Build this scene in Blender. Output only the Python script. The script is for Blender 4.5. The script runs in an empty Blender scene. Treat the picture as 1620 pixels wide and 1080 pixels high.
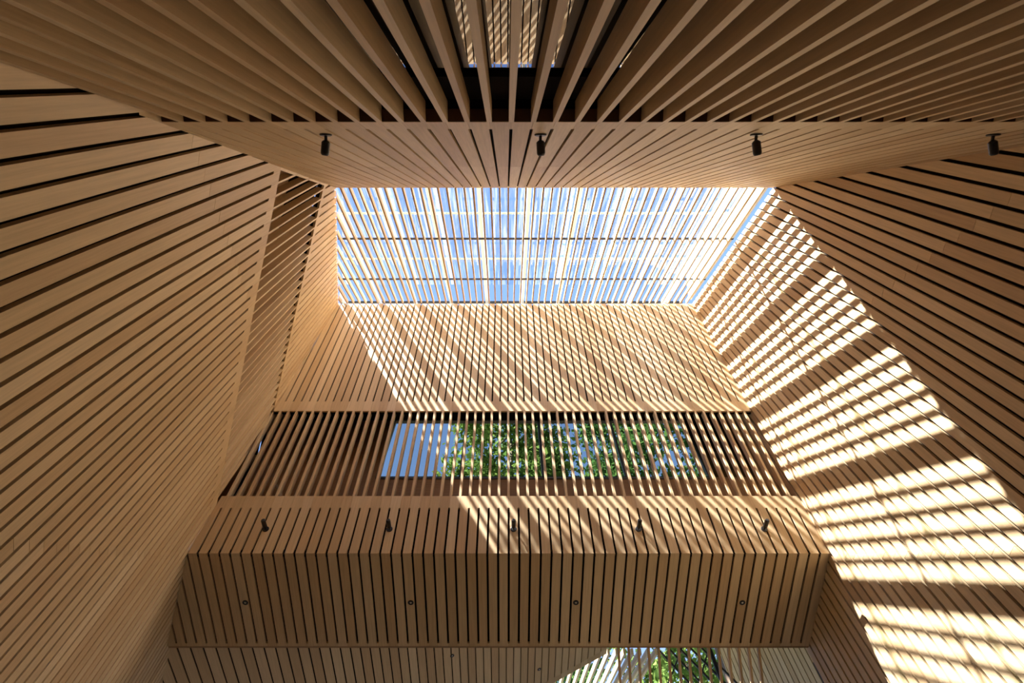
import bpy, math, random
from mathutils import Vector, Matrix
random.seed(7)
SC = bpy.context.scene
COL = SC.collection
ZC = 1.6                      # eye height above the floor; all z below are relative to the eye
P = 0.13                      # board pitch of the whole hall
V = Vector

# ------------------------------------------------------------------ materials
def new_mat(name):
    m = bpy.data.materials.new(name); m.use_nodes = True
    nt = m.node_tree; nt.nodes.clear()
    out = nt.nodes.new('ShaderNodeOutputMaterial')
    return m, nt, out

def simple(name, col, rough=0.6, metal=0.0, spec=0.3):
    m, nt, out = new_mat(name)
    b = nt.nodes.new('ShaderNodeBsdfPrincipled')
    b.inputs['Base Color'].default_value = (*col, 1)
    b.inputs['Roughness'].default_value = rough
    b.inputs['Metallic'].default_value = metal
    b.inputs['Specular IOR Level'].default_value = spec
    nt.links.new(b.outputs[0], out.inputs[0])
    return m

def wood(name, stops, rough=0.5, grain=0.16, spec=0.22):
    m, nt, out = new_mat(name)
    N = nt.nodes.new; L = nt.links.new
    at = N('ShaderNodeAttribute'); at.attribute_name = 'tone'
    ramp = N('ShaderNodeValToRGB'); ramp.color_ramp.interpolation = 'LINEAR'
    el = ramp.color_ramp.elements
    el[0].position = 0; el[0].color = (*stops[0], 1)
    el[1].position = 1; el[1].color = (*stops[-1], 1)
    for i, s in enumerate(stops[1:-1]):
        e = el.new((i + 1) / (len(stops) - 1)); e.color = (*s, 1)
    L(at.outputs['Fac'], ramp.inputs[0])
    uv = N('ShaderNodeUVMap'); uv.uv_map = 'UVMap'
    off = N('ShaderNodeVectorMath'); off.operation = 'MULTIPLY_ADD'
    comb = N('ShaderNodeCombineXYZ'); L(at.outputs['Fac'], comb.inputs[2])
    off.inputs[1].default_value = (1.3, 34, 1)
    L(uv.outputs[0], off.inputs[0])
    sc = N('ShaderNodeVectorMath'); sc.operation = 'SCALE'; sc.inputs[3].default_value = 91.0
    L(comb.outputs[0], sc.inputs[0]); L(sc.outputs[0], off.inputs[2])
    n1 = N('ShaderNodeTexNoise'); n1.inputs['Scale'].default_value = 1.6
    n1.inputs['Detail'].default_value = 5; n1.inputs['Roughness'].default_value = 0.6
    L(off.outputs[0], n1.inputs['Vector'])
    mr = N('ShaderNodeMapRange'); mr.inputs[1].default_value = 0.25; mr.inputs[2].default_value = 0.75
    mr.inputs[3].default_value = 1 - grain; mr.inputs[4].default_value = 1 + grain * 0.55
    L(n1.outputs[0], mr.inputs[0])
    mul = N('ShaderNodeVectorMath'); mul.operation = 'SCALE'
    L(ramp.outputs[0], mul.inputs[0]); L(mr.outputs[0], mul.inputs[3])
    b = N('ShaderNodeBsdfPrincipled')
    b.inputs['Roughness'].default_value = rough
    b.inputs['Specular IOR Level'].default_value = spec
    L(mul.outputs[0], b.inputs['Base Color'])
    L(b.outputs[0], out.inputs[0])
    return m

WOOD = wood('hemlock_boards', [(.51, .36, .208), (.575, .43, .262), (.64, .495, .315), (.54, .378, .218), (.61, .458, .285), (.68, .535, .352)])
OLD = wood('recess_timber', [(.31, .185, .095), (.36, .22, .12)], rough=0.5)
BACK = simple('black_felt', (.016, .010, .007), 0.9, spec=0.05)
BROWN = simple('dark_stained_edge', (.10, .045, .022), 0.7)
STEEL = simple('black_steel', (.012, .012, .015), 0.38, 0.0, 0.5)
CHAR = simple('charcoal_rod', (.03, .032, .04), 0.5, 0.0, 0.4)
CREAM = simple('cream_painted_steel', (.82, .85, .88), 0.45)
JOINT = None
GREY = simple('grey_frame', (.16, .15, .135), 0.5)
CONC = simple('dark_stone_floor', (.06, .05, .045), 0.5)
ROOF = simple('dark_roof_metal', (.05, .05, .055), 0.6)
GROUND = simple('forest_floor', (.10, .12, .05), 0.95)
BARK = simple('bark', (.12, .085, .06), 0.9)
LENS = simple('frosted_lens', (.62, .60, .55), 0.3)

def glass(name, tint, refl=1.0, frit=0.0, ior=1.5):
    m, nt, out = new_mat(name)
    N = nt.nodes.new; L = nt.links.new
    tr = N('ShaderNodeBsdfTransparent'); tr.inputs[0].default_value = (*tint, 1)
    gl = N('ShaderNodeBsdfGlossy'); gl.inputs['Roughness'].default_value = 0.0
    gl.inputs[0].default_value = (refl, refl, refl, 1)
    fr = N('ShaderNodeFresnel'); fr.inputs[0].default_value = ior
    mx = N('ShaderNodeMixShader')
    L(fr.outputs[0], mx.inputs[0]); L(tr.outputs[0], mx.inputs[1]); L(gl.outputs[0], mx.inputs[2])
    last = mx
    if frit > 0:                                  # ceramic frit: fine translucent white bands on the pane
        tc = N('ShaderNodeUVMap'); tc.uv_map = 'UVMap'
        mp = N('ShaderNodeMapping'); mp.inputs['Scale'].default_value = (0.25, 9.0, 1)
        L(tc.outputs[0], mp.inputs[0])
        nz = N('ShaderNodeTexNoise'); nz.inputs['Scale'].default_value = 2.6; nz.inputs['Detail'].default_value = 2
        L(mp.outputs[0], nz.inputs['Vector'])
        r = N('ShaderNodeMapRange'); r.inputs[1].default_value = 0.50; r.inputs[2].default_value = 0.66
        r.inputs[3].default_value = 0.0; r.inputs[4].default_value = frit
        L(nz.outputs[0], r.inputs[0])
        tl = N('ShaderNodeBsdfTranslucent'); tl.inputs[0].default_value = (.85, .87, .9, 1)
        m2 = N('ShaderNodeMixShader')
        L(r.outputs[0], m2.inputs[0]); L(mx.outputs[0], m2.inputs[1]); L(tl.outputs[0], m2.inputs[2])
        last = m2
    L(last.outputs[0], out.inputs[0])
    return m

ROOFGLASS = glass('fritted_roof_glass', (.93, .95, .97), 1.0, 0.05)
JOINT = glass('pale_glass_lap', (.80, .84, .76), 1.0, 0.0)
_n = JOINT.node_tree; _t = _n.nodes.new('ShaderNodeBsdfTranslucent'); _t.inputs[0].default_value = (.42, .43, .30, 1)
_m = _n.nodes.new('ShaderNodeMixShader'); _m.inputs[0].default_value = .075
_o = [q for q in _n.nodes if q.type == 'OUTPUT_MATERIAL'][0]; _s = _o.inputs[0].links[0].from_socket
_n.links.new(_s, _m.inputs[1]); _n.links.new(_t.outputs[0], _m.inputs[2]); _n.links.new(_m.outputs[0], _o.inputs[0])
PANE = glass('clear_pane', (.42, .47, .41), 1.0, ior=1.6)
DARKPANE = glass('dark_pane', (.55, .57, .56), 1.0, ior=2.1)

def leaf_mat(name, c1, c2):
    m, nt, out = new_mat(name)
    N = nt.nodes.new; L = nt.links.new
    at = N('ShaderNodeAttribute'); at.attribute_name = 'tone'
    mx = N('ShaderNodeMix'); mx.data_type = 'RGBA'
    mx.inputs[6].default_value = (*c1, 1); mx.inputs[7].default_value = (*c2, 1)
    L(at.outputs['Fac'], mx.inputs[0])
    d = N('ShaderNodeBsdfDiffuse'); t = N('ShaderNodeBsdfTranslucent'); ms = N('ShaderNodeMixShader')
    ms.inputs[0].default_value = 0.45
    L(mx.outputs[2], d.inputs[0]); L(mx.outputs[2], t.inputs[0])
    L(d.outputs[0], ms.inputs[1]); L(t.outputs[0], ms.inputs[2]); L(ms.outputs[0], out.inputs[0])
    return m
LEAF = leaf_mat('maple_leaves', (.07, .135, .035), (.18, .26, .07))
LEAF2 = leaf_mat('fir_needles', (.045, .11, .035), (.11, .20, .06))

# ------------------------------------------------------------------ mesh builder
class Frame:
    """a flat panel: origin, s axis along the boards, t axis across them, n towards the room"""
    def __init__(s, o, e1, e2, n):
        s.o = V(o); s.e1 = V(e1).normalized(); s.e2 = V(e2).normalized(); s.n = V(n).normalized()
    def p(s, a, b, c=0.0):
        return s.o + s.e1 * a + s.e2 * b + s.n * c

def clip(poly, pl):
    a, b, c = pl
    out = []
    for i in range(len(poly)):
        p, q = poly[i], poly[(i + 1) % len(poly)]
        dp = a * p[0] + b * p[1] + c; dq = a * q[0] + b * q[1] + c
        if dp >= 0: out.append(p)
        if (dp > 0 > dq) or (dp < 0 < dq):
            k = dp / (dp - dq)
            out.append((p[0] + (q[0] - p[0]) * k, p[1] + (q[1] - p[1]) * k))
    return out

class MB:
    def __init__(s): s.v = []; s.f = []; s.uv = []; s.tone = []
    def face(s, pts, uvs=None, tone=0.5):
        b = len(s.v); s.v += [V(p) for p in pts]
        s.f.append(tuple(range(b, b + len(pts))))
        s.uv.append(uvs or [(0, 0)] * len(pts)); s.tone.append(tone)
    def prism(s, fr, poly, h, tone=0.5, c0=0.0):
        """polygon (s,t) on the panel, from height c0 down to c0-h, closed solid with shared corners"""
        n = len(poly)
        if n < 3: return
        area = sum(poly[i][0] * poly[(i + 1) % n][1] - poly[(i + 1) % n][0] * poly[i][1] for i in range(n)) / 2
        if abs(area) < 1e-6: return
        flip = (fr.e1.cross(fr.e2).dot(fr.n) > 0) != (area > 0)
        if flip: poly = poly[::-1]
        b = len(s.v)
        s.v += [fr.p(x, y, c0) for x, y in poly] + [fr.p(x, y, c0 - h) for x, y in poly]
        s.f.append(tuple(range(b, b + n))); s.uv.append([(x, y) for x, y in poly]); s.tone.append(tone)
        s.f.append(tuple(range(b + 2 * n - 1, b + n - 1, -1))); s.uv.append([(x, y) for x, y in poly[::-1]]); s.tone.append(tone)
        for i in range(n):
            j = (i + 1) % n
            s.f.append((b + i, b + n + i, b + n + j, b + j))
            (x0, y0), (x1, y1) = poly[i], poly[j]
            s.uv.append([(x0, y0), (x0, y0 - h), (x1, y1 - h), (x1, y1)]); s.tone.append(tone)
    def rect(s, fr, s0, s1, t0, t1, h, tone=0.5, c0=0.0):
        s.prism(fr, [(s0, t0), (s1, t0), (s1, t1), (s0, t1)], h, tone, c0)
    def box(s, lo, hi, tone=0.5):
        fr = Frame((0, 0, hi[2]), (1, 0, 0), (0, 1, 0), (0, 0, 1))
        s.rect(fr, lo[0], hi[0], lo[1], hi[1], hi[2] - lo[2], tone)
    def tube(s, p, q, r, n=12, r2=None, tone=0.5, caps=True):
        p = V(p); q = V(q); d = (q - p).normalized(); r2 = r if r2 is None else r2
        a = d.orthogonal().normalized(); c = d.cross(a)
        b = len(s.v)
        for (o, rr) in ((p, r), (q, r2)):
            for k in range(n):
                th = 2 * math.pi * k / n
                s.v.append(o + (a * math.cos(th) + c * math.sin(th)) * rr)
        for k in range(n):
            j = (k + 1) % n
            s.f.append((b + k, b + j, b + n + j, b + n + k)); s.uv.append([(0, 0)] * 4); s.tone.append(tone)
        if caps:
            s.f.append(tuple(range(b + n - 1, b - 1, -1))); s.uv.append([(0, 0)] * n); s.tone.append(tone)
            s.f.append(tuple(range(b + n, b + 2 * n))); s.uv.append([(0, 0)] * n); s.tone.append(tone)
    def lathe(s, o, d, prof, n=20, tone=0.5):
        """profile [(along, radius)...] about axis d"""
        o = V(o); d = V(d).normalized(); a = d.orthogonal().normalized(); c = d.cross(a)
        b = len(s.v); m = len(prof)
        for (x, r) in prof:
            for k in range(n):
                th = 2 * math.pi * k / n
                s.v.append(o + d * x + (a * math.cos(th) + c * math.sin(th)) * max(r, 1e-4))
        for i in range(m - 1):
            for k in range(n):
                j = (k + 1) % n
                s.f.append((b + i * n + k, b + i * n + j, b + (i + 1) * n + j, b + (i + 1) * n + k))
                s.uv.append([(0, 0)] * 4); s.tone.append(tone)
        s.f.append(tuple(range(b + n - 1, b - 1, -1))); s.uv.append([(0, 0)] * n); s.tone.append(tone)
        s.f.append(tuple(range(b + (m - 1) * n, b + m * n))); s.uv.append([(0, 0)] * n); s.tone.append(tone)
    def build(s, name, mat, parent=None, smooth=False, origin=None):
        org = V(origin) if origin is not None else V((0, 0, 0))
        base = V((0, 0, ZC))
        if parent is not None:
            w = V((0, 0, 0)); q = parent
            while q is not None: w += q.location; q = q.parent
            sub = w
        else: sub = org + base if origin is not None else V((0, 0, 0))
        me = bpy.data.meshes.new(name)
        me.from_pydata([tuple(p + base - sub) for p in s.v], [], s.f)
        ul = me.uv_layers.new(name='UVMap')
        flat = [c for face in s.uv for pt in face for c in pt]
        ul.data.foreach_set('uv', flat)
        at = me.attributes.new('tone', 'FLOAT', 'FACE')
        at.data.foreach_set('value', s.tone)
        if smooth:
            me.polygons.foreach_set('use_smooth', [True] * len(me.polygons))
        me.materials.append(mat); me.update()
        o = bpy.data.objects.new(name, me); COL.objects.link(o)
        if parent is not None: o.parent = parent
        elif origin is not None: o.location = sub
        return o

def tag(o, label=None, cat=None, group=None, kind=None):
    if label: o['label'] = label
    if cat: o['category'] = cat
    if group: o['group'] = group
    if kind: o['kind'] = kind
    return o

def empty(name, loc, label, cat, group=None):
    o = bpy.data.objects.new(name, None); COL.objects.link(o)
    o.location = V(loc) + V((0, 0, ZC)); o.empty_display_size = 0.2
    return tag(o, label, cat, group)

def struct(mb, name, mat, label, cat='wall'):
    return tag(mb.build(name, mat), label, cat, None, 'structure')

rt = lambda: random.random()

# ------------------------------------------------------------------ the section of the hall (y, z seen from the side; z relative to the eye)
A = (1.458, 8.533)        # top of the near wall / foot of the skylight
B = (4.305, 11.22)        # head of the skylight / top of the far wall
C = (5.216, 5.176)        # nose of the bulkhead
D = (6.664, 5.027)        # far end of the bulkhead soffit
E = (0.234, 3.596)        # lower end of the boarded near wall
XR = 3.918                # right wall
def xl(y): return -1.97 - 0.364 * y      # left wall, splayed 20 degrees in plan
X0 = 0.03                 # a joint line of the board lattice
RISE = (B[1] - A[1]) / (B[0] - A[0])
def zroof(y): return A[1] + (y - A[0]) * RISE
def gaps_x(lo, hi):
    i = math.ceil((lo - X0) / P)
    out = []
    while X0 + i * P <= hi: out.append(X0 + i * P); i += 1
    return out
def frame_yz(p, q, n):
    return Frame((0, p[0], p[1]), (0, q[0] - p[0], q[1] - p[1]), (1, 0, 0), (0, n[0], n[1]))
def ln(p, q): return math.hypot(q[0] - p[0], q[1] - p[1])
def left_clip(fr):
    """half-plane (s,t) of a panel in the y-z section that stays right of the left wall"""
    # t + 1.97 + .364*(o.y + s*e1.y) >= 0
    return (0.364 * fr.e1.y, 1.0, 1.97 + 0.364 * fr.o.y - 0.002)

# cross boards: panels whose boards run in the y-z plane
def boarded(fr, L, gap, b0, b1, thick=0.028, x_lo=-4.6, x_hi=XR, seams=(), left=True, s_lo=0.0):
    mb = MB()
    g = gaps_x(x_lo - P, x_hi + P)
    cl = left_clip(fr) if left else None
    for i in range(len(g) - 1):
        a, b = g[i], g[i + 1]
        tone = rt()
        t0, t1 = a + gap / 2, b - gap / 2
        lo, hi = max(a, x_lo), min(b, x_hi)
        if hi - lo < 0.003: continue
        cuts = [s_lo] + [x for x in seams] + [L]
        if b0 > 0: cuts.insert(1, s_lo + b0)
        if b1 > 0: cuts.insert(len(cuts) - 1, L - b1)
        for k in range(len(cuts) - 1):
            q0, q1 = cuts[k], cuts[k + 1]
            band = (k == 0 and b0 > 0) or (k == len(cuts) - 2 and b1 > 0)
            u0, u1 = (lo + 0.0006, hi - 0.0006) if band else (max(t0, lo), min(t1, hi))
            if u1 - u0 < 0.002: continue
            e0 = 0.0015 if q0 in seams else 0; e1 = 0.0015 if q1 in seams else 0
            if q0 in seams: tone = rt()
            poly = [(q0 + e0, u0), (q1 - e1, u0), (q1 - e1, u1), (q0 + e0, u1)]
            if cl: poly = clip(poly, cl)
            mb.prism(fr, poly, thick, tone)
    bk = MB()
    poly = [(s_lo, x_lo), (L, x_lo), (L, x_hi), (s_lo, x_hi)]
    if cl: poly = clip(poly, cl)
    bk.prism(fr, poly, 0.03, 0.5, -thick - 0.012)
    return mb, bk

# ---- near wall (overhead, leaning over the viewer)
nE = (RISE * 0 + 0.9706, -0.2406)
F1 = frame_yz(E, A, nE); L1 = ln(E, A)
mb, bk = boarded(F1, L1, 0.021, 0.235, 0.0, seams=(2.35,))
w = struct(mb, 'wall_near', WOOD, 'overhead wall of narrow pale boards between the louvres and the skylight')
bk.build('backing', BACK, w)
ed = MB(); ed.prism(F1, clip([(-0.004, -3), (0.0, -3), (0.0, XR), (-0.004, XR)], left_clip(F1)), 0.07, 0.5, -0.004)
ed.build('edge_trim', BROWN, w)

# ---- far upper wall and bulkhead
nB = (-0.9888, -0.1490)
F3 = frame_yz(C, B, nB); L3 = ln(C, B)
s_sill = (6.06 - C[1]) / 0.9888      # top of bulkhead front
s_head = (7.79 - C[1]) / 0.9888      # bottom of upper wall
mb, bk = boarded(F3, L3, 0.026, 0.24, 0.0, s_lo=s_head)
w = struct(mb, 'wall_far', WOOD, 'boarded upper wall under the skylight, striped by sunlight')
bk.build('backing', BACK, w)
mb, bk = boarded(F3, s_sill, 0.0265, 0.0, 0.20)
w = struct(mb, 'wall_bulkhead', WOOD, 'boarded front of the beam-like bulkhead carrying five black spotlights')
bk.build('backing', BACK, w)
F6 = frame_yz(C, D, (0, 0)); F6.n = V((0, F6.e1.z, -F6.e1.y)); L6 = ln(C, D)
mb, bk = boarded(F6, L6, 0.0265, 0.0, 0.05)
w_b = w; so = mb.build('soffit', WOOD, w); bk.build('soffit_backing', BACK, w)
# end face of the soffit, turned upward behind it
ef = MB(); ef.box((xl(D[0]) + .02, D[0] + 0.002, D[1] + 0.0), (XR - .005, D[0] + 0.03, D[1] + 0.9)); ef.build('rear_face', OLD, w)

# ---- side walls: vertical boards, joints every P measured along y
def side_wall(fr, y2t, ys, top, bottom, holes, gap, seams, tone_bias=0.0):
    mb = MB(); bk = MB()
    for i in range(len(ys) - 1):
        ya, yb = ys[i], ys[i + 1]; ym = (ya + yb) / 2
        ta, tb = ya * y2t, yb * y2t
        za, zb = bottom, (top(ya), top(yb))
        spans = [(bottom, None)]
        hs = holes(ym)
        cutz = sorted([c for c in (sm(ym) for sm in seams) if bottom < c < min(zb)])
        tone = rt()
        segs = []
        z0 = bottom
        if hs: segs = [(bottom, hs[0], 'top'), (hs[1], None, 'bot')]
        else: segs = [(bottom, None, '')]
        for (q0, q1, band) in segs:
            e0 = q0; e1 = q1 if q1 is not None else max(zb)
            if e1 <= e0: continue
            marks = [e0]
            if band == 'bot': marks.append(e0 + 0.12)
            for c in cutz:
                if marks[-1] + 0.05 < c < e1 - (0.22 if band == 'top' else 0.05): marks.append(c)
            if band == 'top': marks.append(e1 - 0.19)
            marks.append(e1)
            for k in range(len(marks) - 1):
                isband = (band == 'top' and k == len(marks) - 2) or (band == 'bot' and k == 0)
                t0, t1 = (ta + .0006, tb - .0006) if isband else (ta + gap / 2, tb - gap / 2)
                m0, m1 = marks[k], marks[k + 1]
                s0 = m0 + (0.0015 if m0 in cutz else 0); s1 = m1 - (0.0015 if m1 in cutz else 0)
                if m0 in cutz: tone = rt()
                poly = [(s0, t0), (s1, t0), (s1, t1), (s0, t1)]
                if q1 is None:      # follow the roof slope
                    k_ = (zb[1] - zb[0]) / (tb - ta)
                    poly = clip(poly, (-1, k_, zb[0] - k_ * ta))
                mb.prism(fr, poly, 0.028, tone)
        for (q0, q1, band) in segs:
            if q1 is None:
                if min(zb) <= q0: continue
                bk.prism(fr, [(q0, ta), (zb[0], ta), (zb[1], tb), (q0, tb)], 0.04, 0.5, -0.04)
            else: bk.prism(fr, [(q0, ta), (q1, ta), (q1, tb), (q0, tb)], 0.04, 0.5, -0.04)
    return mb, bk

seamA = lambda y: 3.76 + (y - 3.787) * RISE
seamB = lambda y: 4.75 + (y - 1.137) * RISE
def top_l(y):
    if y < 4.95: return zroof(min(y, 4.33))
    if y < 6.9: return 8.95
    return max(5.2, 6.9 + .392 * xl(y) + 0.05)
def top_r(y):
    if y < 4.95: return zroof(min(y, 4.33))
    return 8.95
c20, s20 = math.cos(math.radians(20)), math.sin(math.radians(20))
FL = Frame((-1.97, 0, 0), (0, 0, 1), (-s20, c20, 0), (c20, s20, 0))
FR = Frame((XR, 0, 0), (0, 0, 1), (0, 1, 0), (-1, 0, 0))
TZ0, TZ1 = 5.93, 7.80
ysl = [0.055 + P * k for k in range(-34, 96)]
ysr = [0.01 + P * k for k in range(-34, 53)]
mb, bk = side_wall(FL, 1 / c20, ysl, top_l, -ZC, lambda y: (TZ0, TZ1) if 0.75 < y < 5.6 else None, 0.031, (seamA, seamB))
wl = struct(mb, 'wall_left', WOOD, 'tall left wall of vertical boards with dark joints and a slatted ribbon opening')
bk.build('backing', BACK, wl)
# recess behind the ribbon
rc = MB()
t0, t1 = 0.6 / c20, 5.75 / c20
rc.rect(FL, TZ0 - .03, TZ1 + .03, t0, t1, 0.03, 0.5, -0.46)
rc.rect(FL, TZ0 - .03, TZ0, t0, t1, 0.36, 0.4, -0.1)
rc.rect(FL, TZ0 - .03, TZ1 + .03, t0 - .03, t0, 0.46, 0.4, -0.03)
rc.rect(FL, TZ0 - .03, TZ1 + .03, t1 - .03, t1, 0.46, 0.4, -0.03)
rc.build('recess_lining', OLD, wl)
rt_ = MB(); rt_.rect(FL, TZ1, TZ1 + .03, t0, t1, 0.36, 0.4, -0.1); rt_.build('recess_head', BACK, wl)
mb, bk = side_wall(FR, 1.0, ysr, top_r, -ZC, lambda y: None, 0.031, (seamA, seamB))
wr = struct(mb, 'wall_right', WOOD, 'tall right wall of vertical boards barred with bright stripes of sun')
bk.build('backing', BACK, wr)

# ---- floor
mb = MB(); mb.box((-7.5, -5, -ZC - .15), (9.5, 16, -ZC))
struct(mb, 'floor', CONC, 'dark stone floor of the hall', 'floor')

# ---- roof over the near side, and over the ridge
FS = frame_yz(A, B, (0, 0)); FS.n = V((0, FS.e1.z, -FS.e1.y)); LS = ln(A, B)
mb = MB(); mb.prism(FS, [(-6.4, -2.2), (-0.02, -3.2), (-0.02, 4.3), (-6.4, 4.3)], 0.3, 0.5, -0.01)
struct(mb, 'ceiling_roof', ROOF, 'dark roof slope below the skylight', 'roof')

# ------------------------------------------------------------------ skylight
sky = empty('skylight', (0.3, 2.9, zroof(2.9)), 'big sloping skylight of glass and white rafters, blue sky beyond', 'skylight')
lcl = left_clip(FS)
n_out = -FS.n
for k in range(-4, 6):
    x = -0.425 + 0.78 * k
    mb = MB()
    poly = clip([(0.0, x - .029), (LS + .75, x - .029), (LS + .75, x + .029), (0.0, x + .029)], lcl)
    if len(poly) < 3 or x > XR - .05: continue
    mb.prism(FS, poly, 0.07, 0.5, -0.19)
    mb.build('rafter', CREAM, sky)
for s in (1.30, 2.84):
    mb = MB(); poly = clip([(s, -4), (s + .055, -4), (s + .055, XR), (s, XR)], lcl); mb.prism(FS, poly, 0.02, 0.5, -0.46); mb.build('glass_joint', JOINT, sky)
for s in (1.515, 2.985):
    mb = MB(); poly = clip([(s, -4), (s + .034, -4), (s + .034, XR), (s, XR)], lcl); mb.prism(FS, poly, 0.024, 0.5, -0.082); mb.build('tie_rod', CHAR, sky)
mb = MB(); poly = clip([(4.50, -4), (4.55, -4), (4.55, XR), (4.50, XR)], lcl); mb.prism(FS, poly, 0.05, 0.5, -0.295); mb.build('upper_frame', CHAR, sky)
mb = MB(); mb.rect(FS, 0.0, LS, XR - .055, XR - .003, .40, .5, -.09); mb.build('lit_wall_strip', CREAM, sky)  # added white strip, coloured pale as the sunlit top of the right wall
mb = MB(); poly = clip([(-.1, -4), (LS + .1, -4), (LS + .1, XR + .1), (-.1, XR + .1)], (lcl[0], lcl[1], lcl[2] + .1)); mb.face([FS.p(a, b, -0.50) for a, b in poly], poly)
mb.build('glass', ROOFGLASS, sky)

scr = empty('slat_screen', (0.3, 2.2, zroof(2.2)), 'ceiling screen of thin parallel timber slats under the skylight glass', 'slat screen')
for x in gaps_x(-3.6, XR - .02):
    mb = MB()
    poly = clip([(0.0, x - .013), (LS, x - .013), (LS, x + .013), (0.0, x + .013)], lcl)
    if len(poly) < 3: continue
    mb.prism(FS, poly, 0.078, rt(), 0.0)
    mb.build('slat', WOOD, scr)

# ------------------------------------------------------------------ clerestory between bulkhead and far wall
scr = empty('slat_screen', (0.2, 5.0, 6.06), 'upright timber slats across the ribbon window above the bulkhead', 'slat screen')
lc3 = left_clip(F3)
for x in gaps_x(-3.95, XR - .03):
    mb = MB()
    poly = clip([(s_sill - .0, x - .016), (s_head + .0, x - .016), (s_head + .0, x + .016), (s_sill - .0, x + .016)], lc3)
    if len(poly) < 3: continue
    mb.prism(F3, poly, 0.095, rt(), 0.0)
    mb.build('slat', WOOD, scr)
YW = 5.60
wz0, wz1, wx0, wx1 = 7.08, 8.72, -2.0, 3.15
mb = MB()   # lining of the window recess: sill wall, side walls, sill board
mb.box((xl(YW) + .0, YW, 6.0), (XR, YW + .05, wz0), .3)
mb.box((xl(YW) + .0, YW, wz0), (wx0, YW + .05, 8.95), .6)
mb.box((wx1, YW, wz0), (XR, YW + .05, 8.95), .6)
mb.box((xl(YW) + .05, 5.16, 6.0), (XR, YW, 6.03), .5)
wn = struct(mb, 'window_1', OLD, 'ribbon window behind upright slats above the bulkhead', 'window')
mb = MB(); mb.box((xl(YW), 4.86, 8.72), (XR, YW + .05, 8.95)); mb.build('head_lining', BACK, wn)
mb = MB()
for k in range(5):
    x = wx0 + (wx1 - wx0) * k / 4
    mb.box((x - .02, YW - .02, wz0), (x + .02, YW + .04, wz1))
mb.box((wx0, YW - .02, wz0 - .02), (wx1, YW + .04, wz0 + .03)); mb.box((wx0, YW - .02, wz1 - .04), (wx1, YW + .04, wz1))
mb.build('window_frame', GREY, wn)
mb = MB(); mb.face([(wx0, YW - .03, wz0), (XR - .02, YW - .03, wz0), (XR - .02, YW - .03, wz1), (wx0, YW - .03, wz1)]); mb.build('pane', PANE, wn)

# left ribbon slats
scr = empty('slat_screen', (xl(2.7), 2.7, TZ0), 'row of thin slats over the ribbon opening in the left wall', 'slat screen')
for y in [0.055 + P * k for k in range(6, 40)]:
    if not 0.85 < y < 5.0: continue
    mb = MB(); t = y / c20
    mb.rect(FL, TZ0, TZ1, t - .012, t + .012, 0.085, rt(), 0.0)
    mb.build('slat', WOOD, scr)
mb = MB()   # pale edge board where the ribbon meets the near wall
mb.prism(FL, [(TZ0, .80 / c20), (TZ1, 1.26 / c20), (TZ1, 1.30 / c20), (TZ0, .84 / c20)], .09, .9, 0.0)
mb.build('edge_board', WOOD, wl)

# ------------------------------------------------------------------ near louvres and the window behind them
SL = -3.42
scr = empty('louvre_screen', (0.9, E[0] - .3, E[1] - 1.5), 'deep timber louvres fanning overhead in front of a dark window', 'louvre screen')
lc1 = left_clip(F1)
for x in gaps_x(-2.2, XR - .02):
    mb = MB()
    poly = clip([(SL, x - .0155), (0.0, x - .0155), (0.0, x + .0155), (SL, x + .0155)], lc1)
    if len(poly) < 3: continue
    mb.prism(F1, poly, 0.118, rt(), 0.0)
    mb.build('louvre', WOOD, scr)
GO = 0.50                       # glass stands this far behind the louvre fronts
gt = math.radians(76.6)          # the panes stand close behind the louvres
pv = F1.p(-0.5, 0, -0.146)
FG = Frame(pv, (0, math.cos(gt), math.sin(gt)), (1, 0, 0), (0, math.sin(gt), -math.cos(gt)))
mb = MB()
mb.prism(FG, [(-5.0, -2.6), (0.9, -2.6), (0.9, XR), (-5.0, XR)], 0.05, 0.5, -0.9)
mb.rect(F1, 0.0, 0.4, -2.6, XR, .75, 0.5, -0.09)
mb.rect(F1, -0.50, -0.012, -2.1, XR, .06, 0.5, -0.125)
w2 = struct(mb, 'window_2', BACK, 'dark window behind the overhead louvres mirroring the far wall', 'window')
mb = MB(); mb.face([FG.p(a, b) for a, b in [(-5.0, -2.1), (0.02, -2.1), (0.02, XR), (-5.0, XR)]]); mb.build('pane', DARKPANE, w2)

# ------------------------------------------------------------------ spotlights
def spot(loc, n, down, label, group, L, lean=0.0):
    n = V(n).normalized(); o = V(loc)
    t = empty('spotlight', loc, label, 'spotlight', group)
    mb = MB(); mb.lathe(o, n, [(0.0005, .040), (.008, .040), (.011, .034)], 24); mb.build('canopy', STEEL, t)
    mb = MB(); mb.tube(o + n * .010, o + n * .045, .010, 12); mb.build('stem', STEEL, t)
    ax = (n + V(down) * 0.18 + V((lean, 0, 0))).normalized()
    h0 = o + n * .038
    mb = MB(); mb.lathe(h0, ax, [(0, .012), (.006, .021), (.014, .028), (L - .055, .028), (L - .046, .0265), (L - .040, .0225)], 20); hd = mb.build('head', STEEL, t)
    mb = MB(); mb.lathe(h0 + ax * (L - .0405), ax, [(0, .021), (.004, .019), (.005, .005)], 16); mb.build('lens', CHAR, hd)
place5 = ['leftmost of the five', 'second from the left of the five', 'middle one of the five', 'second from the right of the five', 'rightmost of the five']
for k, x in enumerate((-3.035, -1.475, .092, 1.668, 3.255)):
    z = 5.525; y = C[0] - (z - C[1]) * 0.1507
    spot((x, y, z), (0, nB[0], nB[1]), (0.0, 0, 0.3), 'small black spotlight on the bulkhead front, ' + place5[k], 'spotlights on the bulkhead front', 0.17)
place4 = ['leftmost of the four', 'second from the left of the four', 'second from the right of the four', 'rightmost of the four beside the right wall']
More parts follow.
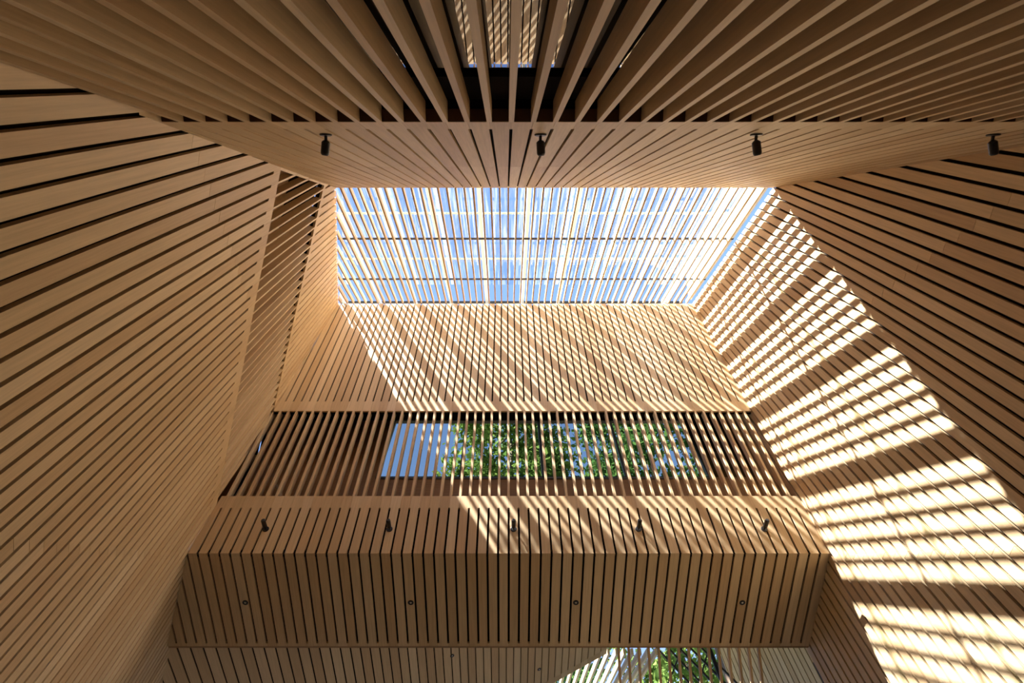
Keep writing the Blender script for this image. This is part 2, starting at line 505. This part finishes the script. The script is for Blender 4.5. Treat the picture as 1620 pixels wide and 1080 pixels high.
for k, x in enumerate((-1.20, .227, 1.661, 3.235)):
    s = 0.4235
    p = F1.p(s, x)
    spot(tuple(p), F1.n, (0, 0, .3), 'small black spotlight on the overhead boards, ' + place4[k], 'spotlights on the overhead boards', 0.135, (-.16, .06, .22, .32)[k])

# ------------------------------------------------------------------ recessed rings
def ring(o, n, label, group):
    t = empty('downlight', o, label, 'downlight', group)
    n = V(n).normalized(); o = V(o)
    mb = MB()
    prof = [(0.0, .036), (.006, .036), (.009, .031), (.008, .015), (.002, .014)]
    mb.lathe(o, n, prof, 24); mb.build('rim', STEEL, t)
    mb = MB(); mb.lathe(o, n, [(.002, .0135), (.0085, .0105), (.010, .005)], 16); mb.build('lens', LENS, t)
pr = ['leftmost of the four', 'second from the left of the four', 'second from the right of the four', 'rightmost of the four']
for k, x in enumerate((-3.27, -1.197, .872, 2.957)):
    s = 0.745; p = F6.p(s, x)
    ring(tuple(p), F6.n, 'small round black-rimmed downlight in the bulkhead soffit, ' + pr[k], 'downlights in the bulkhead soffit')

# ------------------------------------------------------------------ beyond the bulkhead: low sloping ceiling, slats, angled wall
m7, Z7 = 0.392, 6.9
cs = 1 / math.hypot(1, m7)
F7 = Frame((0, 0, Z7), (0, 1, 0), (cs, 0, m7 * cs), (m7 * cs, 0, -cs))
P7 = 0.143
mb = MB()
def far_edge(x): return 10.9 - 0.25 * x
for i in range(-40, 24):
    t0, t1 = i * P7 + .01, (i + 1) * P7 - .01
    x0, x1 = t0 * cs, t1 * cs
    if x1 > 2.02: break
    poly = [(6.72, t0), (far_edge(x0) - .16, t0), (far_edge(x1) - .16, t1), (6.72, t1)]
    poly = clip(poly, (0.364, cs, 1.97))
    mb.prism(F7, poly, .028, rt())
    mb.prism(F7, clip([(far_edge(x0) - .16, t0 - .009), (far_edge(x0), t0 - .009), (far_edge(x1), t1 + .009), (far_edge(x1) - .16, t1 + .009)], (0.364, cs, 1.97)), .028, rt())
w7 = struct(mb, 'ceiling', WOOD, 'low sloping board ceiling seen beyond the bulkhead', 'ceiling')
bk = MB(); bk.prism(F7, clip([(6.72, -6), (far_edge(-6 * cs), -6), (far_edge(2.0), 2.15), (6.72, 2.15)], (0.364, cs, 1.97)), .06, .5, -.04); bk.build('backing', BACK, w7)
for k, (x, y, lb) in enumerate(((-.92, 8.9, 'left one of the pair'), (.62, 10.1, 'right one of the pair'))):
    p = F7.p(y, x / cs)
    ring(tuple(p), F7.n, 'small round fitting in the low sloping ceiling, ' + lb, 'round fittings in the low ceiling')
# angled end wall
xa, ya, xb, yb = 6.7, 10.55, 5.45, 13.3
dv = V((xb - xa, yb - ya, 0)); Lw = dv.length; dv.normalize()
FE = Frame((xa, ya, 0), (0, 0, 1), dv, (-dv.y, dv.x, 0))
mb = MB(); k = 0
while k * P < Lw:
    mb.rect(FE, 4.0, 13.5, k * P + .011, min((k + 1) * P - .011, Lw), .028, rt()); k += 1
w = struct(mb, 'wall_end', WOOD, 'angled board wall in shade beyond the right end of the bulkhead')
bk = MB(); bk.rect(FE, 4.0, 13.5, 0, Lw, .04, .5, -.04); bk.build('backing', BACK, w)
# hanging slats that run on from the bulkhead soffit down and away
dn = V((0, math.cos(math.radians(41)), -math.sin(math.radians(41))))
FD = Frame((0, D[0] + .034, D[1] + .01), dn, (1, 0, 0), (0, -dn.z * -1, -dn.y))
FD.n = V((0, dn.z, -dn.y)).normalized()
for x in gaps_x(1.45, 3.35):
    mb = MB(); mb.rect(FD, 0.0, 1.1, x - .013, x + .013, 0.05, rt()); mb.build('slat', WOOD, w_b)
# slats above the far opening
scr = empty('slat_screen', (2.2, 11.0, 7.9), 'bright white-lit slats rising beside the edge of the low ceiling', 'slat screen')
up = V((0, math.cos(math.radians(21)), math.sin(math.radians(21))))
FU = Frame((0, 11.0, 8.0), up, (1, 0, 0), (0, 1, 0)); FU.n = V((0, up.z, -up.y))
for x in [0.8 + .1625 * k for k in range(15)]:
    mb = MB(); mb.rect(FU, -0.32, 3.0, x - .025, x + .025, 0.12, rt()); mb.build('slat', WOOD, scr)
# steel bracing of the glazed end
fr_ = empty('steel_brace', (4.5, 12.0, 8), 'black steel post with crossing diagonal rods in front of the trees', 'steel bracing')
mb = MB(); mb.tube((4.72, 12.0, 5.5), (4.72, 12.0, 9.8), .045); mb.build('post', STEEL, fr_)
for k in range(5):
    mb = MB(); mb.tube((3.18 + .26 * k, 12.05, 9.6), (4.2 + .26 * k, 12.05, 7.9), .026, 8); mb.build('diagonal_rod', STEEL, fr_)
for k in range(2):
    mb = MB(); mb.tube((3.3 + .7 * k, 12.12, 7.8), (4.5 + .6 * k, 12.12, 9.7), .018, 8); mb.build('counter_rod', STEEL, fr_)

# ------------------------------------------------------------------ trees outside
def tree(name, x, y, h, r, mat, label, n, zlo):
    t = empty(name, (x, y, -ZC), label, 'tree')
    rnd = random.Random(int(x * 100 + y * 10))
    mb = MB(); mb.tube((x, y, -ZC), (x + .1, y, h * .55), .22, 12, .13); mb.tube((x + .1, y, h * .55), (x, y + .1, h * .95), .13, 12, .03)
    mb.build('trunk', BARK, t, smooth=True)
    for k in range(9):
        a = rnd.uniform(0, 6.28); z = zlo + (h - zlo) * (k + .5) / 10
        br = MB(); l = r * .8 * (1 - .5 * k / 9)
        br.tube((x, y, z), (x + math.cos(a) * l, y + math.sin(a) * l, z + l * .35), .06, 7, .015); br.build('branch', BARK, t)
    lf = MB()
    clumps = []
    for k in range(75):
        f = rnd.random(); rr = r * math.sin(math.pi * (0.15 + .85 * (1 - f))) * rnd.uniform(.35, 1)
        a = rnd.uniform(0, 6.28)
        clumps.append(V((x + rr * math.cos(a), y + rr * math.sin(a), zlo + (h - zlo) * f)))
    for k in range(n):
        c = rnd.choice(clumps)
        p = c + V((rnd.gauss(0, .38), rnd.gauss(0, .38), rnd.gauss(0, .30)))
        u = V((rnd.gauss(0, 1), rnd.gauss(0, 1), rnd.gauss(0, .5))).normalized()
        w = u.orthogonal().normalized(); w.rotate(Matrix.Rotation(rnd.uniform(0, 6.28), 3, u))
        v = u.cross(w); sz = rnd.uniform(.09, .21)
        lf.face([p - w * sz, p + v * sz * .55, p + w * sz, p - v * sz * .55], tone=rnd.random())
    fo = lf.build('foliage', mat, t); fo['kind'] = 'stuff'
tree('maple_tree', 0.2, 15.4, 25.5, 3.2, LEAF, 'green leafy tree seen through the middle of the ribbon window', 13000, 14.5)
tree('fir_tree', 6.5, 16.0, 27.0, 3.0, LEAF2, 'darker green tree behind the right half of the ribbon window', 13000, 14.0)
tree('maple_tree', 7.4, 22.0, 20.0, 3.3, LEAF, 'bright green tree behind the black bracing at the lower right', 7500, 9.0)
tree('maple_tree', 1.9, 22.0, 19.0, 2.4, LEAF2, 'dark green tree behind the white-lit slats at the lower right', 6000, 9.0)
FQ = frame_yz((6.72, 8.1), (13.3, 10.5), (-.343, .939)); mb = MB(); mb.rect(FQ, 0, 7.0, 1.7, 8.2, .15); struct(mb, 'shade_slab', ROOF, 'unseen slab added to shade the far right end', 'roof')  # unseen slab, put here to keep sun and sky off the angled wall
mb = MB(); mb.box((-7.5, 14.0, -ZC), (9.0, 14.15, 7.2)); struct(mb, 'light_block_rear', ROOF, 'unseen dark panel added to block light at the far end low down')  # unseen panel, added to cut the low light from the far end
mb = MB(); mb.box((9.0, 6.0, -ZC), (9.15, 14.15, 7.2)); mb.box((XR + .1, 6.8, -ZC), (9.0, 6.95, 5.0)); struct(mb, 'light_block_side', ROOF, 'unseen dark panels added to block light at the far right corner low down')  # two more unseen panels, added against low light from the right corner
mb = MB(); mb.box((-40, 16, -ZC - .4), (40, 60, -ZC - .2)); mb.box((-40, -40, -ZC - .4), (40, 16, -ZC - .16))
struct(mb, 'ground', GROUND, 'mossy ground outside the hall', 'ground')

# ------------------------------------------------------------------ light
sun = bpy.data.lights.new('sun', 'SUN'); sun.energy = 38; sun.angle = math.radians(0.53); sun.color = (1.0, .95, .86)
so_ = bpy.data.objects.new('sun', sun); COL.objects.link(so_)
to_sun = V((-1, -.515, 1.704)).normalized()
so_.rotation_euler = to_sun.to_track_quat('Z', 'Y').to_euler(); so_.location = (-6, -4, 16)

wd = bpy.data.worlds.new('sky'); SC.world = wd; wd.use_nodes = True
nt = wd.node_tree; nt.nodes.clear()
o = nt.nodes.new('ShaderNodeOutputWorld'); bg = nt.nodes.new('ShaderNodeBackground')
tc = nt.nodes.new('ShaderNodeTexCoord'); sp = nt.nodes.new('ShaderNodeSeparateXYZ')
nt.links.new(tc.outputs['Generated'], sp.inputs[0])
rp = nt.nodes.new('ShaderNodeValToRGB'); e = rp.color_ramp.elements
e[0].position = 0.0; e[0].color = (.75, .82, .92, 1)
e[1].position = 1.0; e[1].color = (.20, .36, .88, 1)
x = e.new(.45); x.color = (.33, .50, .95, 1)
nt.links.new(sp.outputs[2], rp.inputs[0]); nt.links.new(rp.outputs[0], bg.inputs[0])
bg.inputs[1].default_value = 1.1
nt.links.new(bg.outputs[0], o.inputs[0])

# ------------------------------------------------------------------ camera
cam = bpy.data.cameras.new('camera'); co = bpy.data.objects.new('camera', cam); COL.objects.link(co)
co.location = (0, 0, ZC); co.rotation_euler = (math.radians(90 + 65.2), 0, 0)
cam.sensor_width = 36; cam.lens = 20.0; cam.shift_x = 9 / 1620; cam.clip_start = 0.02; cam.clip_end = 200
SC.camera = co
SC.view_settings.view_transform = 'Standard'; SC.view_settings.look = 'None'
SC.view_settings.gamma = 1; SC.view_settings.exposure = 0.57; SC.view_settings.use_curve_mapping = False
SC.cycles.max_bounces = 14; SC.cycles.diffuse_bounces = 8; SC.cycles.transparent_max_bounces = 16
SC.cycles.sample_clamp_indirect = 8
